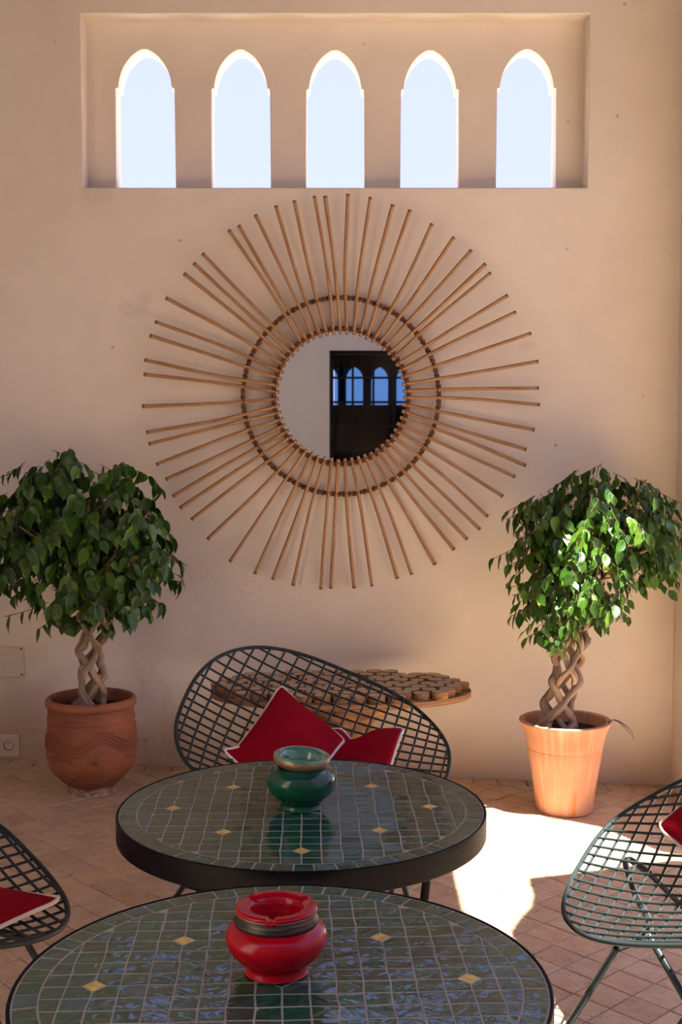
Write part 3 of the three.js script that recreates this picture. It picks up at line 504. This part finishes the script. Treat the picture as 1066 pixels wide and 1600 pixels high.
function figTree(t, o) {
  seed(o.seed);
  const { soil, base, top, r0, r1, strands, turns } = o;
  // braided stems: half of the strands wind one way, half the other
  for (let i = 0; i < strands; i++) {
    const dir = i % 2 ? 1 : -1, ph = Math.floor(i / 2) / (strands / 2) * 2 * Math.PI + (i % 2) * 0.3 + o.phase, pts = [];
    for (let q = 0; q <= 16; q++) {
      const f = q / 16, a = ph + dir * turns * 2 * Math.PI * f, cx = base[0] + (top[0] - base[0]) * f, cz = base[1] + (top[1] - base[1]) * f;
      const r = (r0 + (r1 - r0) * f) * (1 - 0.16 * Math.sin(Math.PI * f) + o.flare * Math.pow(1 - f, 4)) + 0.009 * dir * Math.cos(a * strands / 2 + i) + rr(-0.008, 0.008);
      pts.push(V(cx + r * Math.cos(a), soil - 0.02 + (o.h + 0.02) * f, cz + r * Math.sin(a)));
    }
    const th = o.thick * rr(0.85, 1.15); mesh('stem', taper(pts, [th * 1.25, th, th * 0.95, th * 0.85], 56, 10, 0.55), stemMat, t);
  }
  // limbs spread from the top of the braid into the crown
  const crownTop = V(top[0], soil + o.h, top[1]), limbs = [];
  for (let i = 0; i < o.limbs; i++) {
    const e = o.crown[i % o.crown.length], a = i / o.limbs * 2 * Math.PI + rr(-0.3, 0.3), end = V(e.c[0] + e.r[0] * 0.62 * Math.cos(a), e.c[1] + e.r[1] * rr(0.0, 0.7), e.c[2] + e.r[2] * 0.62 * Math.sin(a));
    const mid = crownTop.clone().lerp(end, 0.5); mid.y += 0.04; mid.x -= (end.x - crownTop.x) * 0.12; limbs.push([crownTop, mid, end]);
    mesh('limb', taper([V(crownTop.x + rr(-r1, r1), crownTop.y - 0.03, crownTop.z + rr(-r1, r1)), mid, end], [0.013, 0.008, 0.0035], 14, 6, 0.2), stemMat, t);
  }
  // leaves hang from twigs all through the outer crown
  const leaves = [], twigs = [], tot = o.crown.reduce((s, e) => s + e.w, 0);
  for (let i = 0; i < o.sprays; i++) {
    let k = rnd() * tot, e = o.crown[0]; for (const c of o.crown) { if ((k -= c.w) <= 0) { e = c; break; } }
    const a = rr(0, 2 * Math.PI), y = rr(-0.95, 1), rad = Math.pow(rnd(), 0.42), s = Math.sqrt(1 - y * y);
    const p = V(e.c[0] + e.r[0] * rad * s * Math.cos(a), e.c[1] + e.r[1] * rad * y, e.c[2] + e.r[2] * rad * s * Math.sin(a));
    if (o.keep && !o.keep(p)) continue;
    const out = V((p.x - e.c[0]) / e.r[0], 0, (p.z - e.c[2]) / e.r[2]); if (out.length() < 0.1) out.set(rr(-1, 1), 0, rr(-1, 1)); out.normalize();
    const n = 3 + Math.floor(rnd() * 4), L = rr(0.06, 0.13), inner = p.clone().addScaledVector(out, -L * 0.6).add(V(0, 0.03, 0)), tip = p.clone().addScaledVector(out, L * 0.5).add(V(rr(-0.03, 0.03), rr(-0.05, -0.015), rr(-0.03, 0.03)));
    twigs.push(tube([inner, p, tip], 0.0013, 6, 4));
    for (let q = 0; q < n; q++) {
      const f = (q + 0.5) / n, at = f < 0.5 ? inner.clone().lerp(p, f * 2) : p.clone().lerp(tip, f * 2 - 1), side = V(-out.z, 0, out.x).multiplyScalar(q % 2 ? 1 : -1);
      const drop = V(0, -1, 0).addScaledVector(out, rr(-0.1, 0.85)).addScaledVector(side, rr(-0.2, 1.0)).normalize();      // leaf axis, stalk to tip
      const face = out.clone().multiplyScalar(0.9).add(V(rr(-0.7, 0.7), rr(0.15, 1.1), rr(-0.7, 0.7))); face.addScaledVector(drop, -face.dot(drop)).normalize();
      const X = face.clone().cross(drop).normalize(), m = new THREE.Matrix4().makeBasis(X, drop.clone().negate(), face); const sc = rr(o.leaf[0], o.leaf[1]); m.scale(V(sc, sc, sc)); m.setPosition(at.x, at.y, at.z);
      leaves.push({ m, z: at.z + rr(-0.1, 0.25) + o.rank(at), g: Math.floor(rnd() * 3), c: rnd() < 0.014 ? 5 : Math.floor(rnd() * 5) });
    }
  }
  leaves.sort((p, q) => q.z - p.z);
  const rest = [0, 1, 2, 3, 4, 5].map(() => []);
  leaves.forEach((l, i) => { if (i < 300) { const m = mesh('leaf', leafGeos[l.g], leafMats[l.c], t); m.applyMatrix4(l.m); } else rest[l.c].push(leafGeos[l.g].clone().applyMatrix4(l.m)); });
  rest.forEach((list, c) => { if (list.length) { const m = mesh('foliage', mergeGeometries(list), leafMats[c], t); m.userData.kind = 'stuff'; } });
  const tw = mesh('twigs', mergeGeometries(twigs), twigMat, t); tw.userData.kind = 'stuff';
  return leaves.length;
}
{ // left: bellied terracotta pot with pressed wave bands
  const X = -1.045, Z = -5.165, t = tag(group('potted_fig_tree', X, floorY(X) - 0.002, Z), 'weeping fig with braided trunk in a bellied terracotta pot with wave relief', 'potted plant', 'potted weeping figs by the wall');
  const clay = tex(512, 256, (u, v) => {
    const n = tileNoise(u, v, 3, 4.4, 5), m = tileNoise(u, v, 9, 1.7, 4), f = tileNoise(u, v, 30, 8.8, 3);
    let c = mix(srgb(164, 100, 68), srgb(122, 70, 48), clamp(0.5 + 1.5 * n)); c = mix(c, srgb(86, 56, 48), clamp(2.4 * m - 0.15) * sstep(0.05, 0.35, v) * sstep(0.85, 0.5, v)); c = mix(c, srgb(206, 160, 128), clamp(f * 1.6 - 0.25) * 0.7);
    return mix(c, srgb(176, 156, 136), sstep(0.30, 0.255, v + 0.05 * m) * clamp(0.75 + 2 * f));
  });
  const prof = smoothProfile([[0.001, 0.0], [0.094, 0.0], [0.100, 0.010], [0.100, 0.028], [0.108, 0.042], [0.140, 0.072], [0.171, 0.112], [0.187, 0.162], [0.188, 0.215], [0.182, 0.29], [0.178, 0.35], [0.177, 0.368]], 300);
  const rimP = smoothProfile([[0.177, 0.366], [0.186, 0.374], [0.188, 0.388], [0.183, 0.401], [0.174, 0.406], [0.165, 0.400], [0.161, 0.386], [0.160, 0.33], [0.155, 0.30]], 30);
  const wave = (a, r, y) => { if (y < 0.16 || y > 0.35) return [r, y]; const k = 5, w = 0.026 * Math.sin(k * a + 0.9), rel = (c) => { let h = 0; const sl = Math.hypot(1, 0.026 * k * Math.cos(k * a + 0.9) / r); for (const q of [-0.020, -0.007, 0.007, 0.020]) h = Math.max(h, sstep(0.0062, 0.001, Math.abs((y - c - w) / sl - q))); return h; }; return [r + 0.0065 * rel(0.245) - 0.002 * sstep(0.05, 0.02, Math.abs(y - 0.245 - w)) + 0.003 * sstep(0.004, 0.001, Math.abs(y - 0.318)), y]; };
  const cm = std({ map: clay, roughness: 0.62, bumpMap: scaled(plasterBump, 4, 2), bumpScale: 0.0022 });
  const pot = mesh('pot', revolve(prof, 320, wave), cm, t);
  const rg = revolve(rimP, 96), ru = rg.attributes.uv; for (let i = 0; i < ru.count; i++) ru.setY(i, 0.5 + 0.3 * ru.getY(i)); mesh('pot_rim', rg, cm, pot);
  const soil = new THREE.CircleGeometry(0.158, 40); soil.rotateX(-Math.PI / 2); soil.translate(0, 0.355, 0); mesh('soil', soil, soilMat, t);
  figTree(t, { seed: 901, leaf: [0.045, 0.084], soil: 0.355, h: 0.40, base: [0.0, 0.0], top: [0.012, 0.0], flare: 0.05, r0: 0.055, r1: 0.050, thick: 0.0125, strands: 6, turns: 1.0, phase: 0.5, limbs: 16, sprays: 460,
    crown: [{ c: [-0.10, 1.17, 0], r: [0.36, 0.25, 0.33], w: 4 }, { c: [0.16, 1.15, 0], r: [0.21, 0.23, 0.28], w: 1.6 }, { c: [0.04, 0.94, 0.03], r: [0.30, 0.21, 0.27], w: 3 }, { c: [0.25, 1.02, 0.05], r: [0.15, 0.18, 0.2], w: 1.2 }, { c: [-0.26, 1.0, 0.05], r: [0.19, 0.2, 0.2], w: 1.3 }, { c: [-0.04, 0.80, 0.06], r: [0.20, 0.12, 0.18], w: 0.9 }, { c: [0.15, 0.86, 0.06], r: [0.13, 0.12, 0.15], w: 0.5 }], keep: (p) => p.z > -0.40 && p.y > 0.68, rank: (p) => 0 });
}
{ // right: plain tapered terracotta pot
  const X = 0.94, Z = -5.172, t = tag(group('potted_fig_tree', X, floorY(X) - 0.002, Z), 'weeping fig with braided trunk in a plain tapered terracotta pot, partly in sun', 'potted plant', 'potted weeping figs by the wall');
  const clay = tex(512, 256, (u, v) => {
    const n = tileNoise(u, v, 3, 2.9, 4), s = noise3.noise(u * 60, v * 3, 4.1), f = tileNoise(u, v, 20, 3.8, 3);
    let c = mix(srgb(204, 152, 120), srgb(188, 126, 92), clamp(0.5 + 1.4 * n)); c = mix(c, srgb(226, 192, 168), clamp(s * 0.9 + 0.05) * 0.6); c = mix(c, srgb(206, 156, 132), sstep(0.30, 0.12, v + 0.1 * f) * 0.6);
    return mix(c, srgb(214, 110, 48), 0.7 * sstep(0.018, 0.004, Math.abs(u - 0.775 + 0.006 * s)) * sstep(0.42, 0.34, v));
  });
  const cm = std({ map: clay, roughness: 0.68, bumpMap: scaled(plasterBump, 4, 2), bumpScale: 0.0014 });
  const outer = [[0.001, 0], [0.110, 0], [0.116, 0.004], [0.119, 0.012], [0.130, 0.10], [0.142, 0.18], [0.1515, 0.236], [0.1525, 0.240], [0.153, 0.243], [0.1535, 0.246], [0.156, 0.268], [0.1555, 0.270], [0.1545, 0.2715], [0.156, 0.273], [0.1575, 0.275], [0.165, 0.31], [0.174, 0.345], [0.186, 0.372], [0.192, 0.381], [0.1915, 0.386], [0.188, 0.388], [0.172, 0.387], [0.167, 0.382], [0.163, 0.36], [0.155, 0.31]];
  mesh('pot', revolve(outer, 128), cm, t);
  const soil = new THREE.CircleGeometry(0.160, 40); soil.rotateX(-Math.PI / 2); soil.translate(0, 0.34, 0); mesh('soil', soil, soilMat, t);
  figTree(t, { seed: 417, leaf: [0.038, 0.072], soil: 0.34, h: 0.50, base: [-0.045, 0.0], top: [0.045, 0.0], flare: 0.25, r0: 0.060, r1: 0.058, thick: 0.0142, strands: 6, turns: 1.15, phase: 1.4, limbs: 16, sprays: 460,
    crown: [{ c: [0.12, 1.24, 0.0], r: [0.33, 0.22, 0.36], w: 5 }, { c: [0.03, 1.00, 0.06], r: [0.25, 0.22, 0.29], w: 3 }, { c: [-0.05, 0.86, 0.07], r: [0.17, 0.15, 0.18], w: 1.5 }, { c: [0.34, 1.14, 0.0], r: [0.18, 0.2, 0.22], w: 1.4 }, { c: [-0.12, 1.10, 0.05], r: [0.14, 0.22, 0.2], w: 1.0 }], keep: (p) => p.z > -0.40 && p.y > 0.70 && p.x < 0.52, rank: (p) => 0 });
  // withered stalks leaning over the rim
  seed(9); for (let i = 0; i < 4; i++) mesh('dry_stalk', tube([V(0.14, 0.35, 0.03 + i * 0.01), V(0.185, 0.392 + 0.004 * i, 0.04 + 0.012 * i), V(0.215 + 0.012 * i, 0.385 - 0.006 * i, 0.05 + 0.015 * i), V(0.232 + 0.01 * i, 0.365 - 0.012 * i, 0.055 + 0.015 * i)], 0.0012, 12, 5), twigMat, t);
}

// ------------------------------------------------------------------ wall fittings
{
  const plastic = std({ color: lin(0.66, 0.54, 0.42), roughness: 0.5 });
  const s = tag(group('wall_socket', -1.505, 0.128, wallZ + 0.002), 'cream square power socket low on the wall left of the terracotta pot', 'socket');
  const plate = new RoundedBoxGeometry(0.09, 0.104, 0.012, 3, 0.004); plate.translate(0, 0, 0.004); mesh('plate', plate, plastic, s);
  const inset = new RoundedBoxGeometry(0.066, 0.070, 0.006, 2, 0.002); inset.translate(0, -0.002, 0.010); mesh('inset', inset, plastic, s);
  const cup = new THREE.LatheGeometry([[0.0235, 0.005], [0.0225, 0.006], [0.0205, 0.003], [0.020, -0.006], [0.0001, -0.006]].map((p) => new THREE.Vector2(...p)), 40); cup.rotateX(Math.PI / 2); cup.translate(0, 0.001, 0.0135); mesh('cup', cup, std({ color: lin(0.22, 0.17, 0.13), roughness: 0.6, side: THREE.DoubleSide }), s);
  for (const q of [-0.0095, 0.0095]) { const h = new THREE.CylinderGeometry(0.0028, 0.0028, 0.002, 12); h.rotateX(Math.PI / 2); h.translate(q, 0.001, 0.0085); mesh('pin_hole', h, M.iron, s); }
  const pin = new THREE.CylinderGeometry(0.0026, 0.0026, 0.010, 12); pin.rotateX(Math.PI / 2); pin.translate(0, 0.0115, 0.012); mesh('earth_pin', pin, std({ color: lin(0.3, 0.25, 0.2), metalness: 0.8, roughness: 0.4 }), s);
  const p = tag(group('access_panel', -1.525, 0.511, wallZ + 0.002), 'flat cover plate painted like the wall, screwed on left of the plant', 'panel');
  const pl = new RoundedBoxGeometry(0.185, 0.138, 0.010, 2, 0.002); pl.translate(0, 0, 0.002); mesh('plate', pl, std({ color: lin(0.72, 0.64, 0.50), bumpMap: scaled(plasterBump, 2), bumpScale: 0.002, roughness: 0.9 }), p);
  for (const [x, y] of [[0.081, 0.058], [0.081, -0.058], [-0.081, 0.058], [-0.081, -0.058]]) { const h = new THREE.CylinderGeometry(0.0042, 0.0042, 0.003, 12); h.rotateX(Math.PI / 2); h.translate(x, y, 0.0075); mesh('screw', h, twigMat, p); }
}

renderer.render(scene, camera);
